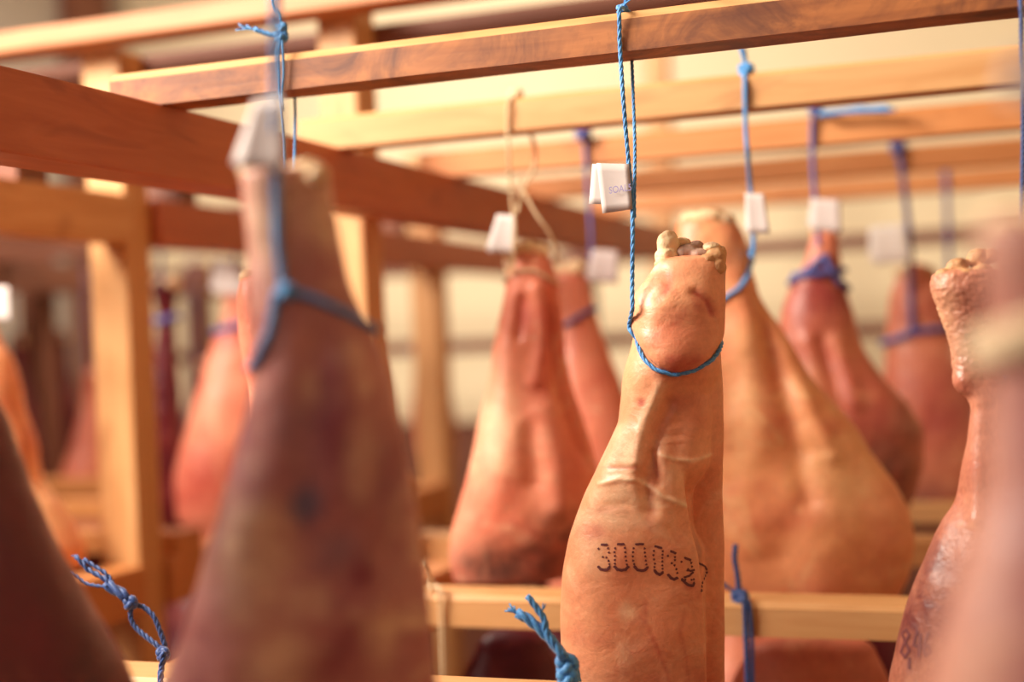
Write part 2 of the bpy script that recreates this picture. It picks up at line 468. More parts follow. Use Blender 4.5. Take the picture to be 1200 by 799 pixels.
    def build(s, mat, label, group='hams hanging in the drying racks', bone=None, bone_mat=None):
        s.root = thing('cured_ham', s.base, label, 'ham', group)
        o = me_obj('ham_body', s.V, s.F, mat, s.root)
        at_ = o.data.attributes.new('spots', 'FLOAT_COLOR', 'POINT')
        at_.data.foreach_set('color', np.concatenate([s.SP, np.ones((len(s.V), 1))], 1).astype(np.float32).ravel())
        s.body = o
        if bone: s.bone(bone, bone_mat or BONE)
        return s
    def bone(s, lumps, mat, voxel=None):
        """knobbly cut end of the trotter: lumps fused into one surface"""
        bm = bmesh.new(); big = 0
        for (px, py, rx, ry, dv) in lumps:
            C = Vector(at(px, py, s.Y)); d = depth(C); f = Vector((C.x, C.y, 0)).normalized(); u = Vector((f.y, -f.x, 0))
            r = bmesh.ops.create_icosphere(bm, subdivisions=3, radius=1)
            a, b = rx * d / F, ry * d / F; big = max(big, a)
            for v in r['verts']:
                w = v.co.copy(); k = 1 + .16 * noise.noise(w * 1.7 + Vector((px, py, 0)))
                v.co = C + f * (dv + w.y * a * .9 * k) + u * (w.x * a * k) + Vector((0, 0, w.z * b * k))
        bm.verts.index_update()
        o = me_obj('bone_end', [v.co.copy() for v in bm.verts], [[v.index for v in f.verts] for f in bm.faces], mat, s.root); bm.free()
        m = o.modifiers.new('fuse', 'REMESH'); m.mode = 'VOXEL'; m.voxel_size = voxel or max(.0012, big * .11); m.use_smooth_shade = True
        sm = o.modifiers.new('smooth', 'SMOOTH'); sm.factor = .5; sm.iterations = 4
        return o

def tw_thing(label, base, parts, mat, group='twines holding the hams'):
    """parts: list of (name, geometry) - the first is the cord itself"""
    root = thing('hanging_twine', base, label, 'twine', group)
    for nm, g in parts: me_obj(nm, g[0], g[1], mat, root)
    return root
def tag_thing(label, Y, quad, mat=PAPER, back=None, text=None, thick=.0006, group='paper tags on the twines'):
    """a folded paper slip; quad = pixel corners tl,tr,br,bl"""
    def sheet(q, y, bend):
        n = 6; vs = []; fs = []
        c = [at(x, yy, y) for x, yy in q]
        nrm = (c[1] - c[0]).cross(c[3] - c[0]).normalized()
        for k in (0, 1):
            for i in range(n + 1):
                for j in range(n + 1):
                    u, v = i / n, j / n
                    p = c[0].lerp(c[1], u).lerp(c[3].lerp(c[2], u), v) + nrm * (bend * math.sin(u * math.pi) * (.4 + v * .6) + k * thick)
                    vs.append(p)
        m = n + 1; K_ = m * m
        for i in range(n):
            for j in range(n):
                a = i * m + j; fs.append((a, a + 1, a + m + 1, a + m)); fs.append((K_ + a, K_ + a + m, K_ + a + m + 1, K_ + a + 1))
        for i in range(n):
            for (a, b) in ((i * m, (i + 1) * m), ((i + 1) * m + n, i * m + n), (i + 1, i), (n * m + i, n * m + i + 1)):
                fs.append((a, b, b + K_, a + K_))
        return vs, fs, c, nrm
    ctr = at((quad[0][0] + quad[2][0]) / 2, (quad[0][1] + quad[2][1]) / 2, Y)
    root = thing('paper_tag', ctr, label, 'tag', group)
    v, f, c, nrm = sheet(quad, Y, .0012); me_obj('front_flap', v, f, mat, root)
    if back is None:
        w = (quad[1][0] - quad[0][0]) * .14
        back = [(quad[0][0] + w * .2, quad[0][1]), (quad[1][0] - w, quad[1][1]), (quad[2][0] - w, quad[2][1] - w), (quad[3][0] - w, quad[3][1] - w)]
    v, f, _, _ = sheet(back, Y + .004, -.001); me_obj('back_flap', v, f, mat, root)
    if text:
        word, (x0, y0), (x1, y1), h, dy = text
        cu = bpy.data.curves.new('lettering', 'FONT'); cu.body = word; cu.size = 1; cu.extrude = 0
        to = bpy.data.objects.new('tmp_text', cu); COL.objects.link(to)
        dg = bpy.context.evaluated_depsgraph_get(); me = bpy.data.meshes.new_from_object(to.evaluated_get(dg))
        bpy.data.objects.remove(to)
        xs = [q.co.x for q in me.vertices]; yy = [q.co.y for q in me.vertices]
        X0, X1, Y0, Y1_ = min(xs), max(xs), min(yy), max(yy)
        a = at(x0, y0, Y - dy); b = at(x1, y1, Y - dy); up = Vector((0, 0, 1)) * (h * depth(a) / F)
        vs = [a + (b - a) * ((q.co.x - X0) / (X1 - X0)) + up * ((q.co.y - Y0) / (Y1_ - Y0)) for q in me.vertices]
        me_obj('printed_lettering', vs, [tuple(p.vertices) for p in me.polygons], INKB, root, smooth=False)
    return root

# ================================================================== STRUCTURE
XL, XR, YB, YF, ZF, ZC = -3.3, 2.2, 4.7, -1.6, -1.55, 1.95
struct(box('floor', (XL - .1, YF, ZF - .1), (XR + .1, YB + .1, ZF), FLOOR, ch=0))
struct(box('ceiling', (XL - .1, YF, ZC), (XR + .1, YB + .1, ZC + .1), CEIL, ch=0))
struct(box('wall_back', (XL - .1, YB, ZF), (XR + .1, YB + .1, ZC), WALL, ch=0))
struct(box('wall_left', (XL - .1, YF, ZF), (XL, YB, ZC), WALLG, ch=0))
struct(box('trim_2', (XL, 4.29, ZF), (XL + .06, 4.52, ZC), W_DARK[2], ch=0))
struct(box('wall_right', (XR, YF, ZF), (XR + .1, YB, ZC), WALL, ch=0))

box('added_dark_panel', (XL, YB - .03, ZF), (XR, YB, -.28), W_DARK[0])['kind'] = 'structure'  # added dark panel, darkens the low back wall through its colour

# ------------------------------------------------------------------ racks
RX0, RX1 = -.866, -.805          # left rail of the main rack
ZB, ZT = .175, .248              # rail underside / top = underside of the bars
ZLB, ZLT = -.395, -.320          # lower rail; lower bars rest on it
RR0, RR1 = .30, .36              # right rail
def rack(label, x_posts, rails, ys, mats_rail, y0, y1, group=None):
    pass
r1 = thing('drying_rack', (RX0, 1.9, ZF), 'reddish brown wooden rack rail running from the left edge towards the centre, its posts behind', 'rack', 'wooden drying racks')
box('rail', (RX0, -.6, ZB), (RX1, 3.86, ZT), W_RED[1], r1, ch=.0025)
box('rail', (RR0, -.6, ZB), (RR1, 3.86, ZT), W_RED[1], r1, ch=.0025)
box('lower_rail', (RX0, -.6, ZLB), (RX1, 3.86, ZLT), W_ORNG[1], r1)
box('lower_rail', (RR0, -.6, ZLB), (RR1, 3.86, ZLT), W_ORNG[1], r1)
for y in (-.5, 1.85, 3.70):
    box('post', (-.972, y, ZF), (-.911, y + .066, .78), W_PALE[2], r1, ch=.004)
    box('post', (RR1 + .045, y, ZF), (RR1 + .106, y + .066, .78), W_PALE[2], r1, ch=.004)
    box('lower_stub', (-.911, y + .005, ZLB), (RX0, y + .06, ZLT), W_PALE[0], r1)
    box('upper_stub', (-.911, y + .005, ZB + .01), (RX0, y + .06, ZT - .01), W_PALE[0], r1)
    box('lower_stub', (RR1, y + .005, ZLB), (RR1 + .045, y + .06, ZLT), W_PALE[0], r1)
    box('upper_stub', (RR1, y + .005, ZB + .01), (RR1 + .045, y + .06, ZT - .01), W_PALE[0], r1)

LX0, LX1 = -1.36, -1.30
r2 = thing('drying_rack', (LX0, 2.2, ZF), 'pale wooden rack left of the aisle, its square post standing beyond the reddish rail', 'rack', 'wooden drying racks')
box('rail', (LX0, 0.4, ZB), (LX1, 1.845, ZT), W_PALE[1], r2)
box('rail', (LX0, 1.92, ZB), (LX1, 3.86, ZT), W_RED[1], r2)  # same rail as the nearer piece; shade beyond the post painted as redder wood
box('post', (-1.385, 1.85, ZF), (-1.317, 1.915, .476), W_PALE[2], r2, ch=.004)
box('post', (-1.385, 3.05, ZF), (-1.317, 3.115, ZT + .2), W_PALE[2], r2, ch=.004)
box('lower_rail', (LX0, 0.4, ZLB), (LX1, 1.845, ZLT), W_ORNG[1], r2)
box('lower_rail', (LX0, 1.92, ZLB), (LX1, 3.045, ZLT), W_ORNG[1], r2)
box('rail', (-2.45, 0.4, ZB), (-2.39, 3.86, ZT), W_DARK[1], r2)
box('lower_rail', (-2.45, 0.4, ZLB), (-2.39, 3.86, ZLT), W_DARK[1], r2)
for y in (.6, 1.86, 3.06): box('post', (-2.52, y, ZF), (-2.452, y + .065, ZT + .2), W_DARK[2], r2, ch=.004)

tb = box('tie_beam', (-2.55, 1.785, .476), (RX1 + 1.3, 1.848, .507), W_AMB, None, ch=.003)
tb['label'] = 'high tie beam of orange wood crossing the upper left corner over the posts'; tb['category'] = 'wooden beam'

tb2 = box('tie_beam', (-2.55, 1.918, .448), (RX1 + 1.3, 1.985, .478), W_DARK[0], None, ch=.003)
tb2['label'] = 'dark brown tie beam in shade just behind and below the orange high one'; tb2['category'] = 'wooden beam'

# far frame: rails, post and beams by the back wall
r3 = thing('drying_rack', (-.6, 3.9, ZF), 'farthest dark brown rack frame in front of the cream back wall', 'rack', 'wooden drying racks')
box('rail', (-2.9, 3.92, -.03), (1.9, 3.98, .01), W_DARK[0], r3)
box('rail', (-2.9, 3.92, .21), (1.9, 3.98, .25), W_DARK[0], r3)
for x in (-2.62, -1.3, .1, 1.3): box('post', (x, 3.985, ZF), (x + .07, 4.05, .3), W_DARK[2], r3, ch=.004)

# loose crossbars
GU, GL = 'crossbars on the upper rails', 'crossbars on the lower rails'
bar('hanging_bar', -.862, .35, .74, .785, ZT, .286, W_ORNG[0], 'nearest upper crossbar, above the top of the picture, over the blurred foreground ham', GU, .004)
bar('hanging_bar', -.866, .35, 1.20, 1.245, ZT, .2838, W_AGED, 'sharp aged brown crossbar with pale planed top edge, nearest along the top', GU, .007, W_PALE[0])  # pale top edge is bright light put into the wood colour
bar('hanging_bar', -.862, .35, 1.58, 1.625, ZT, .2875, W_PALE[0], 'second upper crossbar from the front, pale cream at its left end', GU, .004)
bar('hanging_bar', -.862, .35, 1.95, 1.995, ZT, .286, W_ORNG[0], 'third upper crossbar from the front, with a blue bow hanging near its right side', GU, .004)
bar('hanging_bar', -.862, .35, 2.37, 2.415, ZT, .286, W_ORNG[0], 'fourth upper crossbar from the front, low orange strip at right', GU, .004)
bar('hanging_bar', -.862, .35, 2.80, 2.845, ZT, .286, W_ORNG[0], 'fifth and last upper crossbar of the main rack, just above the far wall line', GU, .004)
bar('hanging_bar', -.866, .35, .53, .575, ZT, .286, W_ORNG[0], 'upper crossbar right by the camera, above the picture, over the nearest right ham', GU, .004)
for y, lb in ((.62, 'lower crossbar below the bottom edge, under the blurred foreground ham'), (1.062, 'lower crossbar at the very bottom edge with two sharp blue twine knots'),
              (1.48, 'lower crossbar with bright top crossing behind the stamped ham, blue and cream twines tied on'),
              (1.94, 'third lower crossbar, a short piece showing at the far right beyond the broad ham'), (2.36, 'fourth lower crossbar in the shade behind the hams'), (2.80, 'farthest lower crossbar, orange, left of the split-shank ham')):
    bar('lower_bar', -.90, .35, y, y + .062, ZLT, -.285, W_PALE[0], lb, GL, .004)
GL2 = 'crossbars of the left rack'
for i, y in enumerate((1.2, 1.62, 2.0, 2.42, 2.84)):
    bar('hanging_bar', -2.44, -1.312, y if y != 1.62 else 1.6, y + .045, ZT, .286, W_DARK[0], ['nearest upper crossbar of the left rack', 'second upper crossbar of the left rack', 'third upper crossbar of the left rack beyond the square post', 'fourth upper crossbar of the left rack', 'farthest upper crossbar of the left rack'][i], GL2)
    bar('lower_bar', -2.44, -1.30, y - .06, y, ZLT, -.285, W_ORNG[0], ['nearest lower crossbar of the left rack', 'second lower crossbar of the left rack, under the orange ham', 'third lower crossbar of the left rack, lit piece right of the square post', 'fourth lower crossbar of the left rack', 'farthest lower crossbar of the left rack'][i], GL2)

# ================================================================== HAMS
# --- A: the stamped ham in focus
A = Ham([(306, 771, 849), (314, 766, 850), (325, 760, 848), (345, 750, 844), (360, 747, 842), (380, 747, 841), (395, 743, 842), (410, 739, 843), (425, 734, 844), (445, 730, 845),
         (470, 728, 846), (490, 726, 846.5), (505, 720, 847), (540, 703, 847), (570, 688, 847), (600, 675, 847), (640, 664, 848), (680, 659, 848), (724, 657, 848), (799, 658, 849), (860, 664, 846), (920, 690, 832)],
        1.22, ratio=((0, .85), (.1, .95), (.22, .95), (.3, .9), (.45, .72), (.6, .62), (1, .6)), segs=210, dy=2, expo=2.45, lump=.0016, seed=3, top_round=7, bot_round=40,
        feats=[('pad', [(742, 372), (752, 400), (762, 417), (775, 430), (793, 437), (812, 433), (828, 422), (841, 403), (850, 395)], 34, .0085, 300),
               ('bump', 790, 415, 24, 26, .005), ('bump', 782, 385, 20, 30, .002),
               ('ridge', [(812, 345), (822, 355), (826, 368)], 5, -.0022), ('ridge', [(780, 318), (784, 335), (776, 350)], 7, -.0016),
               ('ridge', [(764, 400), (782, 325)], 9, .0012),
               ('ridge', [(774, 452), (762, 478), (752, 502), (748, 535)], 9, .0040), ('ridge', [(784, 470), (772, 492), (764, 520), (758, 552), (762, 590)], 9, -.0050),
               ('ridge', [(752, 556), (756, 575)], 6, -.002), ('ridge', [(763, 525), (769, 545), (771, 562)], 4, -.003), ('ridge', [(776, 532), (788, 552), (795, 580)], 11, .0032),
               ('ridge', [(706, 560), (728, 554), (748, 556), (765, 567), (778, 577), (806, 588)], 3.2, .0016),
               ('ridge', [(772, 527), (790, 534), (815, 538), (842, 533)], 3, .0011), ('ridge', [(770, 515), (800, 514)], 2.2, .0006), ('ridge', [(772, 507), (802, 507)], 2.2, -.0005),
               ('ridge', [(772, 500), (798, 500)], 2.2, .0005), ('ridge', [(774, 493), (800, 492)], 2.2, -.0004),
               ('ridge', [(718, 542), (745, 541)], 2.5, -.0009), ('ridge', [(725, 500), (716, 540), (700, 580)], 11, .0012),
               ('ridge', [(712, 585), (735, 583), (752, 590)], 5, -.0008),
               ('step', [(804, 540), (808, 565), (814, 600), (821, 650), (827, 720), (831, 800), (834, 900)], 12, .016),
               ('step', [(776, 425), (768, 480), (766, 530), (784, 580), (806, 625), (812, 650)], 62, .010),
               ('bump', 700, 660, 46, 60, .003), ('bump', 740, 740, 50, 50, .002), ('bump', 770, 785, 40, 30, -.002)],
        spots=[('r', 699, 614, 15, 10, .55), ('r', 793, 426, 30, 16, 1.), ('r', 796, 395, 36, 34, .32), ('r', 815, 355, 8, 14, .6), ('r', 822, 362, 7, 8, .5), ('r', 783, 330, 8, 14, .4), ('r', 752, 468, 5, 5, .8), ('r', 803, 470, 30, 10, .3),
               ('r', 768, 548, 6, 16, .6), ('r', 726, 542, 14, 2, .6), ('r', 762, 600, 7, 14, .45), ('r', 806, 678, 8, 5, .9), ('r', 720, 590, 30, 5, .3), ('r', 765, 785, 18, 9, .4), ('b', 832, 640, 6, 25, .6), ('b', 690, 790, 40, 16, .35),
               ('r', 685, 738, 40, 10, .25), ('g', 728, 530, 22, 36, .8), ('g', 722, 570, 30, 14, .55), ('g', 735, 705, 10, 12, .6), ('g', 770, 586, 10, 4, .5), ('g', 700, 640, 20, 30, .3), ('g', 790, 556, 12, 20, .35), ('g', 772, 312, 12, 7, .7), ('b', 846, 312, 7, 20, .7), ('r', [(758, 690), (754, 712), (768, 745), (780, 775), (786, 799)], 2, .55), ('r', [(800, 705), (794, 730), (802, 760), (806, 799)], 2, .4), ('r', [(735, 720), (750, 712), (758, 690)], 1.8, .4), ('r', [(716, 542), (746, 542)], 2, .7), ('g', [(706, 560), (728, 554), (748, 556), (765, 567), (778, 577), (806, 588)], 3, .9), ('g', [(772, 527), (790, 534), (815, 538), (842, 533)], 2.4, .7), ('g', [(774, 452), (762, 478), (752, 502), (748, 535)], 6, .7), ('r', [(812, 345), (822, 355), (827, 370)], 4, .9), ('r', [(784, 322), (785, 338), (776, 352)], 4, .6), ('r', [(764, 560), (762, 610)], 5, .5), ('r', [(786, 700), (820, 690)], 1.6, .3), ('g', 716, 600, 40, 16, .35)])  # pale g spots paint in the lit left side; pale lines follow ridges
A.build(H_HERO, 'sharp orange ham in the centre stamped with dotted number 3000327')
A.bone([(783, 287, 13.5, 17, -.004), (781, 302, 14, 12, -.008), (778, 310, 11, 8, -.012), (800, 286, 10, 9, .006), (794, 300, 12, 10, .0), (803, 309, 22, 6, -.012), (834, 290, 10, 7, -.004), (841, 293, 7, 7, .0)], BONE, .0009)
mr = A.bone([(806, 296, 17, 11, .002), (816, 290, 10, 10, .008), (822, 299, 12, 8, -.004)], MARROW, .0011); mr.name = 'marrow_hollow'
rim = A.bone([(838, 303, 13, 13, -.006), (828, 307, 13, 9, -.012), (846, 297, 5.5, 10, -.002), (840, 314, 12, 10, -.010)], HOOF, .0011); rim.name = 'skin_rim'

# the stamped number, laid on the skin as small ink dots
def decal(ham, marks, name, label, mat=INK, off=.00035, sx=1 / 4.017, ox=640, oy=600):
    V = []; Fc = []
    for (pts, r) in marks:
        q = [(ox + x * sx, oy + y * sx) for x, y in pts]; rr = r * sx
        if len(q) == 1: samples = q
        else:
            samples = []
            for (x0, y0), (x1, y1) in zip(q[:-1], q[1:]):
                n = max(1, int(math.hypot(x1 - x0, y1 - y0) / (rr * .6)))
                samples += [(x0 + (x1 - x0) * i / n, y0 + (y1 - y0) * i / n) for i in range(n)]
            samples.append(q[-1])
        for si, (x, y) in enumerate(samples):
            p, n = ham.hit(x, y, off + .00004 * (si % 5))
            if p is None: continue
            t = n.orthogonal().normalized(); b = n.cross(t); R = rr * depth(p) / F; o = len(V)
            V.append(p + n * .00008)
            for k in range(9):
                a = 2 * math.pi * k / 9; w = R * (1 + .18 * math.sin(3 * a + x)); V.append(p + t * math.cos(a) * w + b * math.sin(a) * w)
            Fc += [(o, o + 1 + k, o + 1 + (k + 1) % 9) for k in range(9)]
    o = me_obj(name, V, Fc, mat, ham.root); o['label'] = label; return o
d = 5.6; D_ = 6.0
def dots(l, r=d): return [([p], r) for p in l]
digits = [
 [([(262, 153), (287, 153)], d), ([(247, 258), (256, 268), (272, 272), (288, 270), (298, 258)], 7)] + dots([(247, 172), (292, 170), (296, 190), (268, 211), (284, 213), (294, 229), (298, 245)]),
 [([(338, 151), (365, 150)], d), ([(323, 257), (336, 270), (355, 273), (374, 270), (386, 258)], 7)] + dots([(325, 170), (322, 188), (324, 206), (324, 225), (324, 242), (371, 168), (373, 188), (374, 208), (377, 228), (380, 246)]),
 [([(424, 151), (456, 150)], d), ([(417, 256), (428, 270), (446, 275), (464, 273), (477, 260)], 7)] + dots([(412, 170), (409, 188), (408, 208), (410, 228), (414, 244), (464, 171), (465, 190), (467, 208), (469, 228), (472, 246)]),
 [([(514, 161), (542, 168)], d), ([(511, 274), (522, 288), (536, 294), (548, 283)], 7)] + dots([(507, 182), (505, 202), (508, 222), (512, 242), (510, 258), (549, 184), (548, 200), (547, 215), (547, 232), (547, 250), (548, 266)]),
 [([(588, 184), (608, 193)], D_), ([(575, 295), (586, 308), (600, 316), (616, 310)], 7)] + dots([(573, 205), (606, 211), (606, 225), (591, 240), (604, 250), (613, 268), (617, 286)]),
 [([(654, 215), (678, 225)], D_), ([(640, 316), (654, 332), (672, 344), (690, 346), (695, 334)], 6.8), ([(652, 306), (672, 300), (690, 284)], 5.5), ([(664, 274), (682, 276), (696, 272)], 5)] + dots([(637, 233), (683, 238), (686, 256), (668, 268), (655, 318), (684, 318), (694, 316)]),
 [([(720, 241), (734, 247), (748, 257), (755, 270)], 5.2)] + dots([(756, 284), (749, 299), (743, 313), (735, 332)], 6.4) + dots([(731, 350), (731, 369)], 8)]
decal(A, [m for g in digits for m in g], 'ink_stamp', 'dark violet dotted stamp reading 3000327')

# --- R: sharp wrinkled trotter at the right
R_ = Ham([(322, 1094, 1172), (335, 1092, 1174), (362, 1101, 1176), (390, 1110, 1178), (415, 1115, 1180), (440, 1118, 1184), (456, 1124, 1190), (466, 1134, 1196), (480, 1139, 1202), (512, 1137, 1212), (545, 1129, 1222), (586, 1121, 1232), (612, 1105, 1240), (646, 1090, 1250),
          (680, 1075, 1258), (725, 1060, 1266), (762, 1052, 1272), (799, 1045, 1276), (860, 1042, 1272), (920, 1066, 1250)], 1.2, segs=200, dy=1.6, lump=.0015, seed=5, top_round=8,
         hair=(322, 470, .00075), feats=[('bump', 1128, 445, 14, 14, .004), ('ridge', [(1150, 470), (1146, 600)], 10, .003), ('ridge', [(1128, 580), (1112, 660)], 14, -.003)],
         spots=[('g', 1105, 370, 20, 45, .45), ('b', 1140, 380, 30, 60, .5), ('r', 1130, 455, 14, 12, .5), ('b', 1120, 390, 8, 12, .4), ('b', 1080, 700, 90, 90, 1.0)])
R_.build(H_HAIR, 'right ham with a sharp wrinkled pale trotter, half hidden by the nearest ham')
R_.bone([(1106, 324, 11, 9, -.008), (1122, 312, 13, 10, -.004), (1146, 303, 14, 12, .004), (1160, 300, 12, 9, .004), (1132, 322, 12, 7, -.014), (1150, 318, 12, 9, -.008)], HOOF, .0011)
decal(R_, [([(1057, 742), (1062, 738), (1066, 744), (1060, 754), (1056, 764), (1061, 770), (1066, 762), (1062, 754), (1057, 742)], 2.2), ([(1075, 740), (1071, 756), (1079, 758)], 2.2), ([(1079, 744), (1077, 768)], 2.4),
          ([(1088, 742), (1083, 756), (1084, 768), (1090, 764), (1088, 756), (1084, 758)], 2.2), ([(1066, 772), (1066, 782)], 2.4)], 'ink_stamp', 'smudged dark stamped number', sx=1, ox=0, oy=0)

# --- F: blurred mauve ham in the left foreground
Fh = Ham([(206, 284, 384), (225, 285, 387), (250, 286, 391), (288, 287, 398), (330, 290, 409), (366, 294, 425), (388, 298, 437), (416, 298, 447), (440, 296, 455), (470, 290, 462), (500, 283, 468), (540, 272, 476), (594, 257, 487), (650, 240, 494), (725, 216, 504), (799, 191, 512),
          (880, 176, 516), (960, 186, 506), (1030, 230, 470)], .74, segs=96, dy=4, lump=.0022, seed=9, expo=2.3, ratio=((0, .85), (.2, .85), (.5, .62), (1, .55)),
         feats=[('ridge', [(375, 400), (360, 520), (350, 640)], 26, -.003), ('ridge', [(410, 420), (425, 560), (440, 700)], 24, .003), ('bump', 290, 620, 40, 80, .004)],
         spots=[('g', 300, 640, 46, 70, .9), ('g', 318, 250, 26, 70, .8), ('g', 360, 240, 30, 60, .5), ('b', 358, 580, 20, 26, .95), ('b', 395, 640, 26, 26, .5), ('r', 420, 660, 14, 20, 1.), ('r', 390, 770, 50, 26, .8), ('r', 388, 470, 18, 70, .8), ('r', 450, 560, 26, 90, .6), ('r', 262, 600, 14, 90, .6), ('g', 420, 540, 18, 50, .6), ('g', 330, 760, 40, 40, .8), ('g', 440, 740, 20, 40, .5), ('b', 350, 500, 30, 60, .3), ('r', 225, 760, 20, 60, .6), ('g', 355, 690, 30, 24, .6)])
Fh.build(H_GREY, 'large blurred mauve ham in the left foreground with a forked blue twine')
Fh.bone([(299, 206, 19, 15, -.012), (330, 202, 18, 11, .0), (360, 202, 22, 15, -.004), (373, 210, 14, 13, -.016), (318, 214, 16, 8, -.018)], BONE)

# --- H: ham hidden behind the foreground one
Hh = Ham([(330, 282, 356), (350, 278, 360), (380, 279, 362), (420, 285, 366), (460, 294, 374), (520, 296, 386), (600, 290, 400), (700, 286, 410), (800, 284, 412), (860, 300, 400)], 1.235, seed=11, lump=.0015)
Hh.build(H_PINK, 'ham almost hidden behind the large mauve foreground ham, a pink sliver showing')
Hh.bone([(292, 326, 12, 10, -.01), (318, 322, 16, 12, .0), (344, 325, 12, 10, 0)], BONE)

# --- G: ham on white twine with a split shank
G = Ham([(300, 592, 642), (318, 594, 650), (354, 589, 657), (399, 580, 662), (440, 573, 668), (478, 565, 678), (500, 559, 685), (530, 553, 694), (560, 547, 700), (590, 538, 699), (625, 529, 690), (655, 527, 676), (676, 530, 664)], 1.64, seed=14, segs=110, dy=3, lump=.002, bot_round=8, expo=2.3,
        ratio=((0, .9), (.3, .8), (.7, .55), (1, .45)),
        feats=[('ridge', [(612, 352), (610, 375), (607, 395)], 6, -.006), ('ridge', [(628, 340), (634, 370), (634, 410), (628, 445)], 8, .005), ('step', [(640, 330), (645, 380), (640, 440), (665, 500), (690, 560)], 14, .02), ('ridge', [(598, 330), (596, 400), (590, 480)], 12, .003),
               ('ridge', [(640, 480), (652, 540), (655, 590)], 16, .008), ('ridge', [(600, 500), (585, 570)], 20, .004), ('ridge', [(622, 500), (625, 560)], 10, -.005)],
        spots=[('r', 612, 372, 8, 26, .8), ('r', 645, 400, 14, 60, .8), ('b', 600, 655, 80, 32, .95), ('b', 660, 620, 40, 30, .8), ('g', 585, 500, 22, 60, .6), ('r', 665, 560, 20, 40, .4), ('r', 632, 450, 18, 14, .5)])
G.build(H_PINK, 'pink ham with a split shank hung on cream twine, left of the stamped ham')
G.bone([(603, 298, 13, 13, -.016), (618, 291, 15, 10, -.012), (633, 294, 11, 9, -.006), (598, 310, 8, 14, -.022)], BONE)

# --- G2: pink ham behind it
G2 = Ham([(325, 648, 690), (345, 652, 694), (362, 656, 697), (380, 658, 702), (410, 655, 713), (452, 652, 728), (500, 650, 742), (560, 640, 750), (620, 632, 750), (670, 640, 740)], 1.98, seed=16, lump=.002, expo=2.1)
G2.build(H_PINK, 'pink ham with a violet twine band, behind and right of the split-shank ham')
G2.bone([(657, 318, 11, 10, -.006), (674, 315, 13, 10, -.006)], BONE)

# --- C: broad golden ham right behind the stamped one
C = Ham([(262, 794, 862), (275, 792, 871), (292, 790, 877), (315, 790, 880), (340, 792, 886), (364, 792, 899), (398, 788, 921), (443, 782, 948), (470, 778, 972), (499, 772, 996), (533, 766, 1017), (560, 760, 1036), (582, 756, 1050), (608, 752, 1061), (642, 750, 1066), (675, 754, 1061), (700, 764, 1050)], 1.69,
        seed=18, segs=120, dy=3, lump=.003, expo=2.3, bot_round=8, ratio=((0, .9), (.25, .8), (.6, .42), (1, .36)),
        feats=[('ridge', [(884, 325), (897, 390), (915, 450), (930, 520), (945, 580)], 11, -.009), ('ridge', [(866, 330), (876, 420), (890, 520)], 18, .006), ('ridge', [(898, 360), (920, 420), (945, 480), (970, 530)], 10, .006), ('ridge', [(955, 520), (975, 600), (965, 680)], 30, .006), ('ridge', [(910, 640), (930, 600)], 14, -.004)],
        spots=[('g', 985, 560, 45, 55, .45), ('r', 905, 420, 8, 60, .5), ('r', 920, 600, 40, 20, .35), ('r', 862, 275, 14, 14, .5), ('r', 970, 500, 16, 12, .5), ('r', 1030, 640, 40, 40, .3), ('g', 870, 460, 22, 80, .5)])
C.build(H_GOLD, 'broad golden ham right behind the stamped ham, resting behind the bright lower crossbar')
C.bone([(810, 257, 14, 10, -.01), (830, 255, 20, 10, -.014), (850, 259, 13, 9, -.012)], BONE)

# --- D: reddish ham with violet twine
Dh = Ham([(280, 950, 982), (300, 946, 984), (326, 932, 986), (364, 918, 997), (405, 908, 1010), (439, 905, 1030), (480, 910, 1064), (510, 918, 1079), (540, 930, 1080), (570, 950, 1072), (600, 965, 1060)], 1.99, seed=21, lump=.003, segs=96, dy=4, ratio=((0, .9), (.4, .7), (1, .5)), bot_round=10,
         feats=[('ridge', [(962, 400), (975, 440), (985, 480)], 7, -.008), ('ridge', [(980, 400), (1000, 470)], 10, .006), ('ridge', [(948, 400), (960, 460)], 12, .006)],
         spots=[('r', 965, 345, 40, 40, .9), ('r', 1010, 500, 40, 30, .7), ('b', 1040, 560, 40, 50, .95), ('b', 1060, 500, 20, 60, .5), ('g', 950, 440, 16, 24, .5)])
Dh.build(H_RED, 'reddish ham with violet twine band under a lilac tag, behind the broad golden ham')
Dh.bone([(959, 273, 10, 9, 0), (973, 271, 9, 8, 0)], HOOF)

# --- E: far ham left of the wrinkled trotter
Eh = Ham([(318, 1060, 1088), (328, 1051, 1098), (345, 1044, 1106), (390, 1041, 1114), (420, 1038, 1128), (470, 1034, 1142), (520, 1032, 1150), (570, 1036, 1152), (612, 1050, 1146)], 2.42, seed=23, lump=.003, segs=80,
         spots=[('b', 1075, 600, 60, 40, .9), ('r', 1110, 470, 40, 60, .6)], bot_round=10)
Eh.build(H_RED, 'blurred ham under a large white tag, left of the wrinkled trotter')
Eh.bone([(1062, 322, 14, 9, 0), (1084, 320, 14, 9, 0)], HOOF)

# --- N: nearest ham at the right edge
N = Ham([(262, 1152, 1330), (300, 1153, 1335), (350, 1157, 1340), (400, 1160, 1345), (450, 1162, 1365), (500, 1162, 1395), (560, 1158, 1430), (600, 1150, 1450), (668, 1130, 1480), (725, 1112, 1500), (799, 1094, 1520), (900, 1076, 1530), (1000, 1086, 1510), (1080, 1130, 1460)], .55, seed=25, segs=96, lump=.0016,
        spots=[('g', 1160, 640, 40, 300, .3), ('r', 1310, 520, 110, 300, 1.)])  # red and pale spots paint in its shaded right side and lit left
N.build(H_NEAR, 'nearest very blurred ham at the right edge with a cream cord round its shank')
N.bone([(1180, 262, 34, 22, 0), (1240, 252, 40, 24, 0), (1300, 262, 34, 24, 0)], BONE)

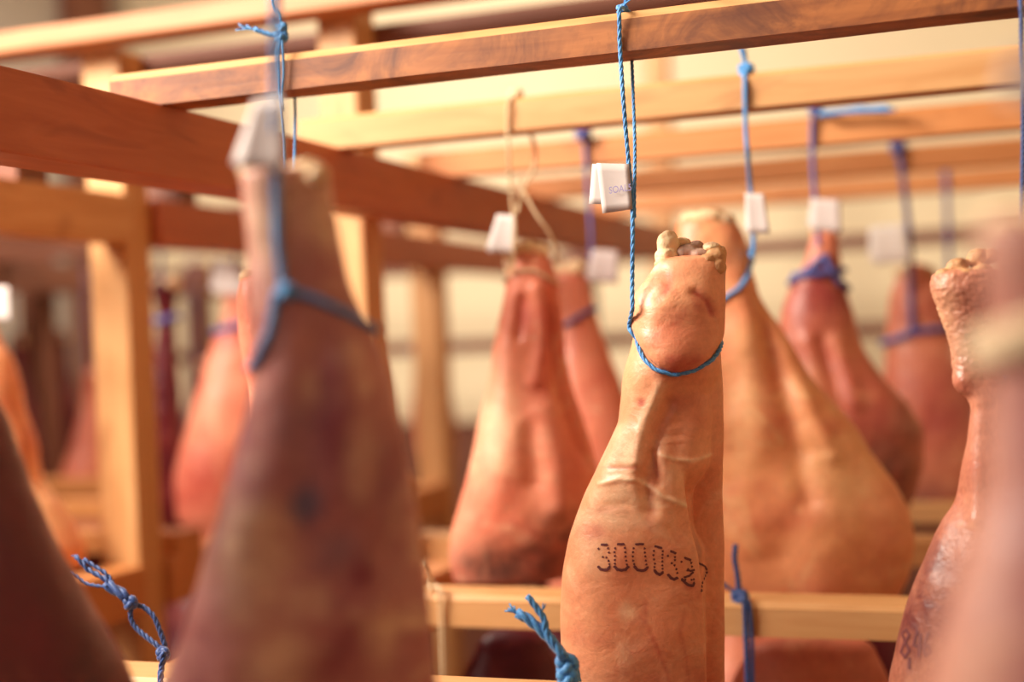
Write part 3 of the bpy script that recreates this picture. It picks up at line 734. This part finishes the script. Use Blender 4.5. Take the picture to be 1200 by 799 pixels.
# --- K: dark maroon ham in the lower left corner
Kh = Ham([(300, -190, -95), (340, -195, -88), (400, -200, -60), (450, -205, -26), (490, -210, 0), (540, -216, 18), (600, -225, 42), (660, -232, 68), (720, -240, 100), (760, -244, 122), (799, -246, 142), (860, -246, 160), (940, -230, 160), (1000, -190, 120)], .72, seed=27, segs=90, lump=.002, expo=2.1)
Kh.build(H_DARK, 'dark maroon ham filling the lower left corner')
Kh.bone([(-170, 298, 18, 14, 0), (-140, 294, 20, 14, 0), (-112, 298, 16, 14, 0)], BONE)

# --- left rack and far hams
L1 = Ham([(345, -62, -14), (375, -66, -8), (400, -70, 0), (418, -74, 12), (443, -78, 20), (485, -86, 28), (515, -92, 38), (566, -98, 48), (596, -104, 68), (629, -106, 87), (650, -104, 96), (672, -96, 92), (684, -80, 80)], 1.72, seed=29, lump=.002, bot_round=8,
        spots=[('b', 60, 680, 60, 14, .6), ('r', 10, 470, 14, 40, .4), ('r', 35, 520, 20, 40, .5), ('g', 50, 600, 30, 50, .5)])
L1.build(H_GOLD, 'golden ham behind the dark maroon one, at the left edge'); L1.bone([(-50, 340, 14, 10, 0), (-28, 340, 12, 10, 0)], BONE)
L2 = Ham([(338, 178, 210), (370, 184, 206), (400, 182, 206), (450, 176, 210), (520, 166, 214), (590, 160, 218), (625, 170, 210)], 2.25, seed=31, lump=.003)
L2.build(H_DARK, 'narrow dark red ham just right of the square pale post'); L2.bone([(186, 334, 12, 10, 0), (202, 332, 11, 9, 0)], BONE)
L3 = Ham([(345, 262, 300), (370, 262, 304), (392, 252, 310), (422, 242, 318), (460, 232, 326), (500, 220, 334), (560, 206, 340), (600, 208, 340), (622, 222, 330)], 2.3, seed=33, lump=.003, spots=[('r', 240, 560, 60, 40, .8), ('r', 270, 395, 30, 20, .7)])
L3.build(H_PINK, 'orange pink ham under a white tag, between the square post and the foreground ham'); L3.bone([(272, 340, 12, 10, 0), (288, 338, 12, 10, 0)], HOOF)
Mh = Ham([(372, 490, 508), (390, 489, 512), (420, 486, 520), (460, 483, 528), (500, 482, 534), (540, 488, 534), (556, 494, 528)], 3.3, seed=35, lump=.003, spots=[('r', 508, 468, 40, 8, .8)])
Mh.build(H_RED, 'small far ham against the cream wall, left of the split-shank ham'); Mh.bone([(494, 368, 7, 7, 0), (503, 370, 6, 6, 0)], HOOF)
far = [((70, 395, 46, 30), 3.2, H_DARK, 'far dark ham midway between left edge and square post'), ((108, 440, 40, 34), 2.9, H_RED, 'far reddish ham just left of the square post'),
       ((232, 430, 34, 30), 3.4, H_DARK, 'far dark red ham beyond the orange pink one'), ((20, 400, 34, 30), 3.0, H_DARK, 'far dark ham at the left edge behind the golden ham')]
for i, ((cx, y0, w, hw), Y, m, lb) in enumerate(far):
    h = Ham([(y0, cx - 9, cx + 9), (y0 + 30, cx - 11, cx + 11), (y0 + 80, cx - 24, cx + 22), (y0 + 140, cx - w, cx + hw), (y0 + 190, cx - w + 4, cx + hw), (y0 + 225, cx - 20, cx + 18)], Y, seed=40 + i, segs=40, dy=8, lump=.003)
    h.build(m, lb); h.bone([(cx - 3, y0, 7, 6, 0), (cx + 5, y0, 6, 6, 0)], HOOF)
    tp = at(cx, y0 + 20, Y)
    tw_thing('thin blue twine of the ' + lb.split(',')[0], tp, [('cord', cord([Vector((tp.x, tp.y - .005, ZT + .04)), tp + Vector((0, -.015, 0))], .002))], T_VIOL)
# lower tier, tops just showing under the lower bars
low = [((860, 960, 745, 1040), 1.60, H_RED, 'lower tier ham under the bright lower crossbar, right of the stamped ham'), ((540, 590, 740, 660), 1.60, H_DARK, 'dark lower tier ham left of the stamped ham, below the bright crossbar')]
for i, (x, Y, m, lb) in enumerate(((-.05, 1.60, H_RED, 'lower tier ham under the bright crossbar at the right, beside the wrinkled trotter ham'),
        (-.70, 2.06, H_DARK, 'lower tier ham under the third lower crossbar, leftmost of its row'), (-.42, 2.06, H_RED, 'lower tier ham under the third lower crossbar, middle of its row'), (-.14, 2.06, H_DARK, 'lower tier ham under the third lower crossbar, right of its row'),
        (-.66, 2.48, H_RED, 'lower tier ham under the fourth lower crossbar, leftmost of its row'), (-.30, 2.48, H_DARK, 'lower tier ham under the fourth lower crossbar, right of its row'),
        (-.60, 2.92, H_DARK, 'lower tier ham under the farthest lower crossbar'), (-1.55, 2.05, H_DARK, 'lower tier ham of the left rack, beyond the square post'), (-1.62, 2.5, H_DARK, 'lower tier ham of the left rack, farther back'))):
    def pz(z): c = M.T @ np.array([x, Y, z]); return 600 + F * c[0] / -c[2], 399.5 - F * c[1] / -c[2], F / -c[2]
    rows = []
    for z, w in ((-.335, .03), (-.36, .036), (-.43, .045), (-.52, .085), (-.62, .12), (-.72, .125), (-.80, .09)):
        cx_, cy_, k_ = pz(z); rows.append((cy_, cx_ - w * k_, cx_ + w * k_))
    h = Ham(rows, Y, seed=60 + i, segs=48, dy=8, ratio=((0, .9), (.5, .6), (1, .5))); h.build(m, lb)
for i, ((xl, cx, y0, xr), Y, m, lb) in enumerate(low):
    h = Ham([(y0 + 20, xl + 16, xr - 16), (y0 + 50, xl, xr), (y0 + 120, xl - 20, xr + 20), (y0 + 260, xl - 30, xr + 30), (y0 + 330, xl + 10, xr - 10)], Y, seed=50 + i, segs=60, dy=6, top_round=26, expo=2.1, ratio=((0, .4), (1, .5)))
    h.build(m, lb)

# ================================================================== TWINES AND TAGS
def P3(l, Y): return [at(x, y, Y) for x, y in l]
# stamped ham's twine
yb = 1.1965
front = [Vector((at(728, 4, yb).x, 1.222, .2865))] + P3([(727, 10), (726, 35), (727, 62)], yb) + P3([(730, 110), (734, 160), (738, 205), (741, 240)], 1.185) + P3([(741.5, 280), (741, 320)], 1.18) + P3([(741, 348), (741, 362)], 1.178)
loopA = A.loop([(742, 368), (746, 380), (752, 400), (762, 418), (775, 431), (793, 438), (812, 434), (828, 423), (841, 404)], .0016, 40)
i0 = 32
edge = [A.surf(math.pi + .25, 366, .0018), A.surf(math.pi + .12, 376, .0018)]
backs = [Vector((at(728, 4, yb).x, 1.225, .2865)), Vector((at(738, 40, 1.248).x, 1.2475, .275)), at(740, 62, 1.247), at(742, 110, 1.23), at(744, 170, 1.21), at(743.5, 225, 1.19), at(743.5, 255, 1.184)]
kn = Vector((at(727, 3, 1.21).x, 1.214, .288))
tw_thing('blue twine from the aged crossbar to the heel of the stamped ham', kn,
         [('cord', twine(front + loopA[36:] + loopA[1:31], .0020, 3, 11)), ('back_strand', twine(backs, .0016, 3, 11)), ('knot', knot_geo(kn, .0052, .0022)), ('frayed_end', fray(kn, (.6, -.6, .5), .02, .3, .0011, 5, 3))], T_BLUE)
tag_thing('folded white tag with faint violet print on the stamped ham twine', 1.181, [(699, 191), (737, 192), (741, 245), (706, 250)], back=[(694, 192), (731, 192), (735, 240), (690, 239)], text=('SOAL5', (714, 227), (740, 223), 8, .0022))
# hidden ham's twine, knotted above the aged bar
kn = Vector((at(329, 42, 1.205).x, 1.206, at(329, 42, 1.205).z))
tw_thing('sharp blue twine with a frayed bow knotted on the aged crossbar at left', kn,
         [('cord', twine([kn] + P3([(325, 60), (326, 85), (327, 115)], 1.196) + P3([(331, 150), (333, 190), (332, 240), (326, 300), (320, 345)], 1.19), .0015)),
          ('cord', twine([kn] + P3([(331, 60), (332, 85), (330, 110), (331, 130)], 1.1955), .0014)),
          ('back_strand', twine([Vector((kn.x, 1.225, .2865)), at(345, 100, 1.247), at(346, 140, 1.23), at(345, 190, 1.22), at(343, 250, 1.2), at(340, 340, 1.2)], .0016)),
          ('knot', join([knot_geo(kn, .007, .0027), knot_geo(kn + Vector((.001, 0, .008)), .005, .0025)])),
          ('free_end', twine([kn + Vector((0, 0, .006)), at(327, 18, 1.205), at(321, 4, 1.205), at(318, -30, 1.205)], .0016)),
          ('frayed_end', join([twine([kn, at(312, 39, 1.203), at(298, 34, 1.2)], .0026), fray(at(300, 35, 1.2), (-1, 0, .25), .02, .3, .0013, 7, 4)]))], T_BLUE)
# foreground ham's twine: forked round the shank
lp = Fh.loop([(292, 428), (298, 420), (315, 385), (332, 345), (345, 340), (385, 352), (420, 370), (442, 390)], .002, 10)
vert = [Vector((at(322, -60, .74).x, .737, .289))] + P3([(322, 0), (323, 60), (322, 110), (322, 160)], .705) + [Fh.hit(x, y, .003)[0] for x, y in ((325, 235), (326, 275), (329, 310), (334, 342))]
tw_thing('thick blurred blue twine forking round the shank of the foreground ham', vert[0],
         [('cord', twine(vert, .0026)), ('back_strand', twine([Vector((vert[0].x, .787, .287)), at(330, -30, .77), at(326, 60, .73), at(323, 130, .707)], .002)), ('loop', twine(lp, .0026)), ('knot', knot_geo(Fh.hit(336, 343, .003)[0], .005, .0026))], T_BLUE)
tag_thing('blurred white tag on the twine above the foreground ham', .702, [(297, 118), (332, 112), (333, 200), (276, 196)])
# wrinkled trotter's twine
tw_thing('dark blue twine at the top right corner above the wrinkled trotter', Vector((at(1196, -5, 1.2).x, 1.197, .288)),
         [('cord', twine([Vector((at(1196, -5, 1.2).x, 1.21, .2865))] + P3([(1196, 2), (1197, 20), (1197, 60), (1199, 160), (1196, 300), (1192, 420)], 1.19) + P3([(1190, 446)], 1.17), .002)), ('loop', twine([p for p in R_.loop([(1124, 448), (1150, 452), (1190, 440)], .0015, 6) if p.x > at(1176, 450, 1.2).x], .0018))], T_NAVY)
# nearest ham: cream cord and tag
tw_thing('cream cord round the shank of the nearest right ham', at(1200, 400, .51), [('loop', twine(N.loop([(1153, 412), (1180, 402), (1220, 392), (1345, 404)], .003, 0), .0045)), ('loop', twine(N.loop([(1153, 396), (1180, 388), (1220, 376), (1345, 390)], .003, 0), .004)),
         ('cord', twine([Vector((at(1235, 100, .53).x, .527, .288))] + P3([(1235, 60), (1236, 200)], .495) + [N.hit(1238, 300, .003)[0], N.hit(1240, 388, .003)[0]], .0026))], T_CREAM)
tag_thing('very blurred white tag at the right edge above the nearest ham', .488, [(1186, 64), (1250, 62), (1252, 120), (1182, 116)])
# split-shank ham: cream twine over the second bar
yb = 1.577; kn = Vector((at(604, 104, 1.59).x, 1.59, .292))
tw_thing('cream twine looped over the second crossbar above the split-shank ham', kn,
         [('cord', twine([kn] + P3([(596, 120), (595, 150), (596, 180)], yb) + P3([(599, 230), (603, 262), (602, 290)], 1.60) + [G.hit(604, 322, .002)[0] or at(604, 322, 1.6)], .0022, 2)),
          ('cord', twine([kn, at(606, 130, 1.626), at(625, 165, 1.63), at(626, 195, 1.62), at(612, 225, 1.61), at(606, 250, 1.602)], .0026, 2)),
          ('cord', twine([at(608, 215, 1.60), at(628, 250, 1.60), at(645, 275, 1.61), at(655, 305, 1.64)], .0022, 2)),
          ('loop', twine(G.loop([(593, 330), (605, 318), (625, 318), (648, 335)], .002, 4), .0022, 2)), ('knot', knot_geo(kn, .009, .0035))], T_CREAM)
tag_thing('blurred pinkish tag on the cream twine', 1.60, [(582, 251), (604, 252), (603, 296), (572, 296)])
# lower cream twine on the bright bar
kn = Vector((at(508, 676, 1.51).x, 1.50, -.279))
tw_thing('cream twine tied over the bright lower crossbar at its left', kn, [('cord', twine([kn] + P3([(513, 690), (514, 715), (515, 760), (515, 830)], 1.475), .0017, 2)), ('cord', twine([kn] + P3([(517, 690), (519, 730), (521, 830)], 1.476), .0015, 2)), ('knot', knot_geo(kn, .007, .003)), ('free_end', twine([kn, at(500, 668, 1.48), at(494, 661, 1.47)], .003, 2))], T_CREAM, 'twines tied on the lower crossbars')
# violet twine of the pink ham behind
tw_thing('violet twine hanging from the third crossbar to the pink ham', at(683, 155, 1.945), [('cord', cord([Vector((at(683, 150, 1.95).x, 1.96, .289))] + P3([(684, 150), (686, 175), (690, 230), (693, 280)], 1.945) + [at(692, 330, 1.95)], .003)), ('loop', cord(G2.loop([(655, 382), (675, 372), (698, 362)], .003, 4), .004)),
          ('knot', knot_geo(at(683, 156, 1.94), .012, .005))], T_VIOL)
tag_thing('faint lilac tag on the violet twine', 1.94, [(694, 292), (724, 294), (724, 332), (690, 330)], PAPER_L)
# broad golden ham
lpC = C.loop([(790, 372), (815, 364), (842, 351), (858, 341), (872, 325), (879, 308), (880, 296)], .0025, 10)
kn = Vector((at(873, 72, 1.585).x, 1.588, .2915))
tw_thing('blue twine from the second crossbar down to the broad golden ham', kn,
         [('cord', twine([kn] + P3([(873, 100), (874, 150), (876, 178)], 1.577) + P3([(879, 215), (882, 250), (883, 280), (882, 300)], 1.62) + [lpC[2]], .0028)), ('loop', twine(lpC, .0032)), ('knot', knot_geo(kn, .009, .004)), ('frayed_end', fray(kn, (.0, -.2, 1), .028, .18, .003, 6, 8))], T_BLUE)
tag_thing('small cream tag on the twine of the broad golden ham', 1.60, [(873, 226), (895, 227), (902, 273), (876, 274)])
# reddish ham
kn = at(955, 126, 1.94)
tw_thing('violet twine with a pale blue bow under the second crossbar, above the reddish ham', kn,
         [('cord', cord([Vector((kn.x, 1.965, .289)), kn] + P3([(952, 150), (953, 200), (957, 255), (960, 290)], 1.945), .0034)), ('loop', cord(Dh.loop([(932, 330), (950, 312), (962, 300), (975, 318), (988, 340)], .003, 8), .0052)), ('loop', cord(Dh.loop([(930, 322), (962, 322), (988, 318)], .003, 2), .005)), ('knot', knot_geo(kn, .010, .004))], T_VIOL)
bw = thing('frayed_bow', kn + Vector((.02, 0, 0)), 'pale blue frayed twine bow lying along the third crossbar', 'twine', 'twines holding the hams')
me_obj('frayed_end', *fray(at(960, 134, 1.93), (1, -.1, .0), .10, .07, .005, 7, 12), T_BLUE, bw)
tag_thing('lilac white tag above the reddish ham', 1.93, [(950, 232), (984, 234), (986, 272), (951, 270)])
# far ham E
kn = at(1052, 172, 2.365)
tw_thing('greyish blue twine from the fourth crossbar to the far ham at right', kn, [('cord', cord([Vector((kn.x, 2.38, .289)), kn] + P3([(1058, 205), (1062, 240), (1066, 280), (1067, 310)], 2.36) + [Eh.hit(1068, 340, .004)[0], Eh.hit(1069, 370, .004)[0], Eh.hit(1070, 392, .004)[0]], .0048)),
         ('loop', cord(Eh.loop([(1040, 400), (1070, 388), (1114, 386)], .004, 4), .006)), ('knot', knot_geo(kn, .012, .006))], T_VIOL)
tag_thing('large blurred white tag over the far ham left of the wrinkled trotter', 2.33, [(1018, 266), (1060, 262), (1068, 306), (1024, 310)], PAPER_LIT)
# others at left
tw_thing('violet twine round the narrow dark red ham', at(190, 300, 2.2), [('cord', cord([Vector((at(190, 250, 2.24).x, 2.24, .25)), at(188, 330, 2.19)], .003)), ('loop', cord(L2.loop([(182, 376), (206, 372)], .003, 2), .007))], T_VIOL)
tw_thing('violet twine round the shank of the orange pink ham', at(270, 300, 2.25), [('cord', cord([Vector((at(276, 250, 2.29).x, 2.29, .25)), at(276, 345, 2.25)], .003)), ('loop', cord(L3.loop([(255, 388), (280, 380), (308, 386)], .003, 2), .007))], T_VIOL)
tag_thing('white blurred tag above the orange pink ham', 2.2, [(250, 303), (286, 306), (290, 346), (250, 344)])
tag_thing('whitish tag at the left edge above the golden ham', 1.68, [(-14, 336), (10, 336), (12, 376), (-12, 374)])
tw_thing('violet twine of the golden ham at the left edge', at(-30, 300, 1.7), [('cord', cord([Vector((at(-30, 250, 1.64).x, 1.625, .25)), at(-34, 345, 1.69)], .003))], T_VIOL)
tw_thing('violet twine of the small far ham', at(505, 330, 3.28), [('cord', cord([at(508, 322, 3.28), at(503, 372, 3.28)], .005)), ('loop', cord(Mh.loop([(488, 412), (520, 410)], .004, 2), .008))], T_VIOL)
tw_thing('blue twine above the dark maroon ham, left of the picture', at(-140, 200, .71), [('cord', twine([Vector((at(-142, 100, .74).x, .737, .289)), at(-142, 298, .715)], .002)), ('loop', twine(Kh.loop([(-198, 380), (-66, 380)], .002, 2), .0022))], T_NAVY)
tw_thing('thin violet twine hanging by the far wall line at right', at(1108, 200, 2.8), [('cord', cord([Vector((at(1108, 200, 2.8).x, 2.80, .289)), at(1110, 245, 2.795), at(1113, 330, 2.795)], .005))], T_VIOL)

# tied ends on the lower bars
G3 = 'twines tied on the lower crossbars'
y1 = 1.09; k1 = at(660, 778, y1)
b1 = Vector((k1.x + .004, 1.059, -.283))
tw_thing('bright blue knotted twine with frayed ends at the bottom beside the stamped ham', k1,
         [('knot', join([knot_geo(k1 + Vector((.003, 0, 0)), .0095, .0040), knot_geo(k1 + Vector((.004, -.003, -.010)), .009, .0038)])),
          ('frayed_end', join([twine(P3([(662, 772), (650, 755), (638, 742), (625, 730), (614, 722), (606, 718)], y1 - .004), .0046, 3, 8), fray(at(607, 719, y1 - .004), (-1, 0, .55), .011, .45, .0014, 6, 5)])),
          ('free_end', join([twine(P3([(660, 768), (648, 752), (640, 738), (638, 726), (630, 714), (622, 703), (618, 698)], y1 - .006), .0030, 3, 8), fray(at(634, 717, y1 - .006), (.5, 0, .8), .008, .3, .0008, 3, 6)])),
          ('cord', twine([k1 + Vector((.002, -.004, -.012)), Vector((k1.x + .003, 1.059, -.30)), Vector((k1.x + .003, 1.056, -.40))], .0022)), ('cord', twine([k1 + Vector((0, .01, -.012)), Vector((k1.x, 1.128, -.284)), Vector((k1.x, 1.128, -.40))], .0022))], T_BLUE, G3)
y2 = 1.10; k2 = at(153, 706, y2)
tw_thing('navy blue knotted twine with a frayed tail and open loop at lower left', k2,
         [('knot', knot_geo(k2, .0066, .0032)),
          ('loop', join([twine(P3([(154, 711), (153, 722), (158, 734), (170, 745), (184, 756), (191, 763)], y2), .0026), twine(P3([(158, 709), (168, 711), (180, 722), (187, 738), (193, 756), (193, 764)], y2 + .006), .0026)])),
          ('frayed_end', join([twine(P3([(151, 703), (143, 696), (134, 690), (124, 684)], y2), .0056, 3, 9), twine(P3([(128, 682), (116, 674), (104, 668), (96, 659), (89, 652)], y2), .0026, 2), twine(P3([(126, 687), (112, 686), (100, 683), (90, 676), (82, 671)], y2 - .004), .0018, 2), twine(P3([(132, 682), (124, 672), (112, 664), (98, 655)], y2 + .003), .0022, 2), fray(at(92, 654, y2), (-1, 0, .6), .008, .3, .001, 4, 9)])),
          ('cord', twine(P3([(192, 763), (191, 772), (189, 784)], 1.062) + P3([(188, 800), (188, 860)], 1.056), .0030)), ('hitch', knot_geo(at(191, 766, 1.075), .0062, .003))], T_NAVY, G3)
k3 = Vector((at(866, 692, 1.49).x, 1.492, -.281))
tw_thing('blue knotted twine on the bright lower crossbar right of the stamped ham', k3,
         [('knot', knot_geo(k3, .009, .0042)), ('free_end', twine([k3, at(864, 672, 1.49), at(861, 655, 1.49), at(862, 638, 1.49)], .0032)), ('frayed_end', fray(k3, (-.8, -.2, .8), .03, .35, .0018, 6, 14)),
          ('cord', twine([k3] + P3([(872, 702), (874, 740), (876, 800), (877, 860)], 1.475), .0032)), ('cord', twine([k3] + P3([(877, 705), (881, 745), (882, 800), (882, 860)], 1.476), .0024))], T_NAVY, G3)
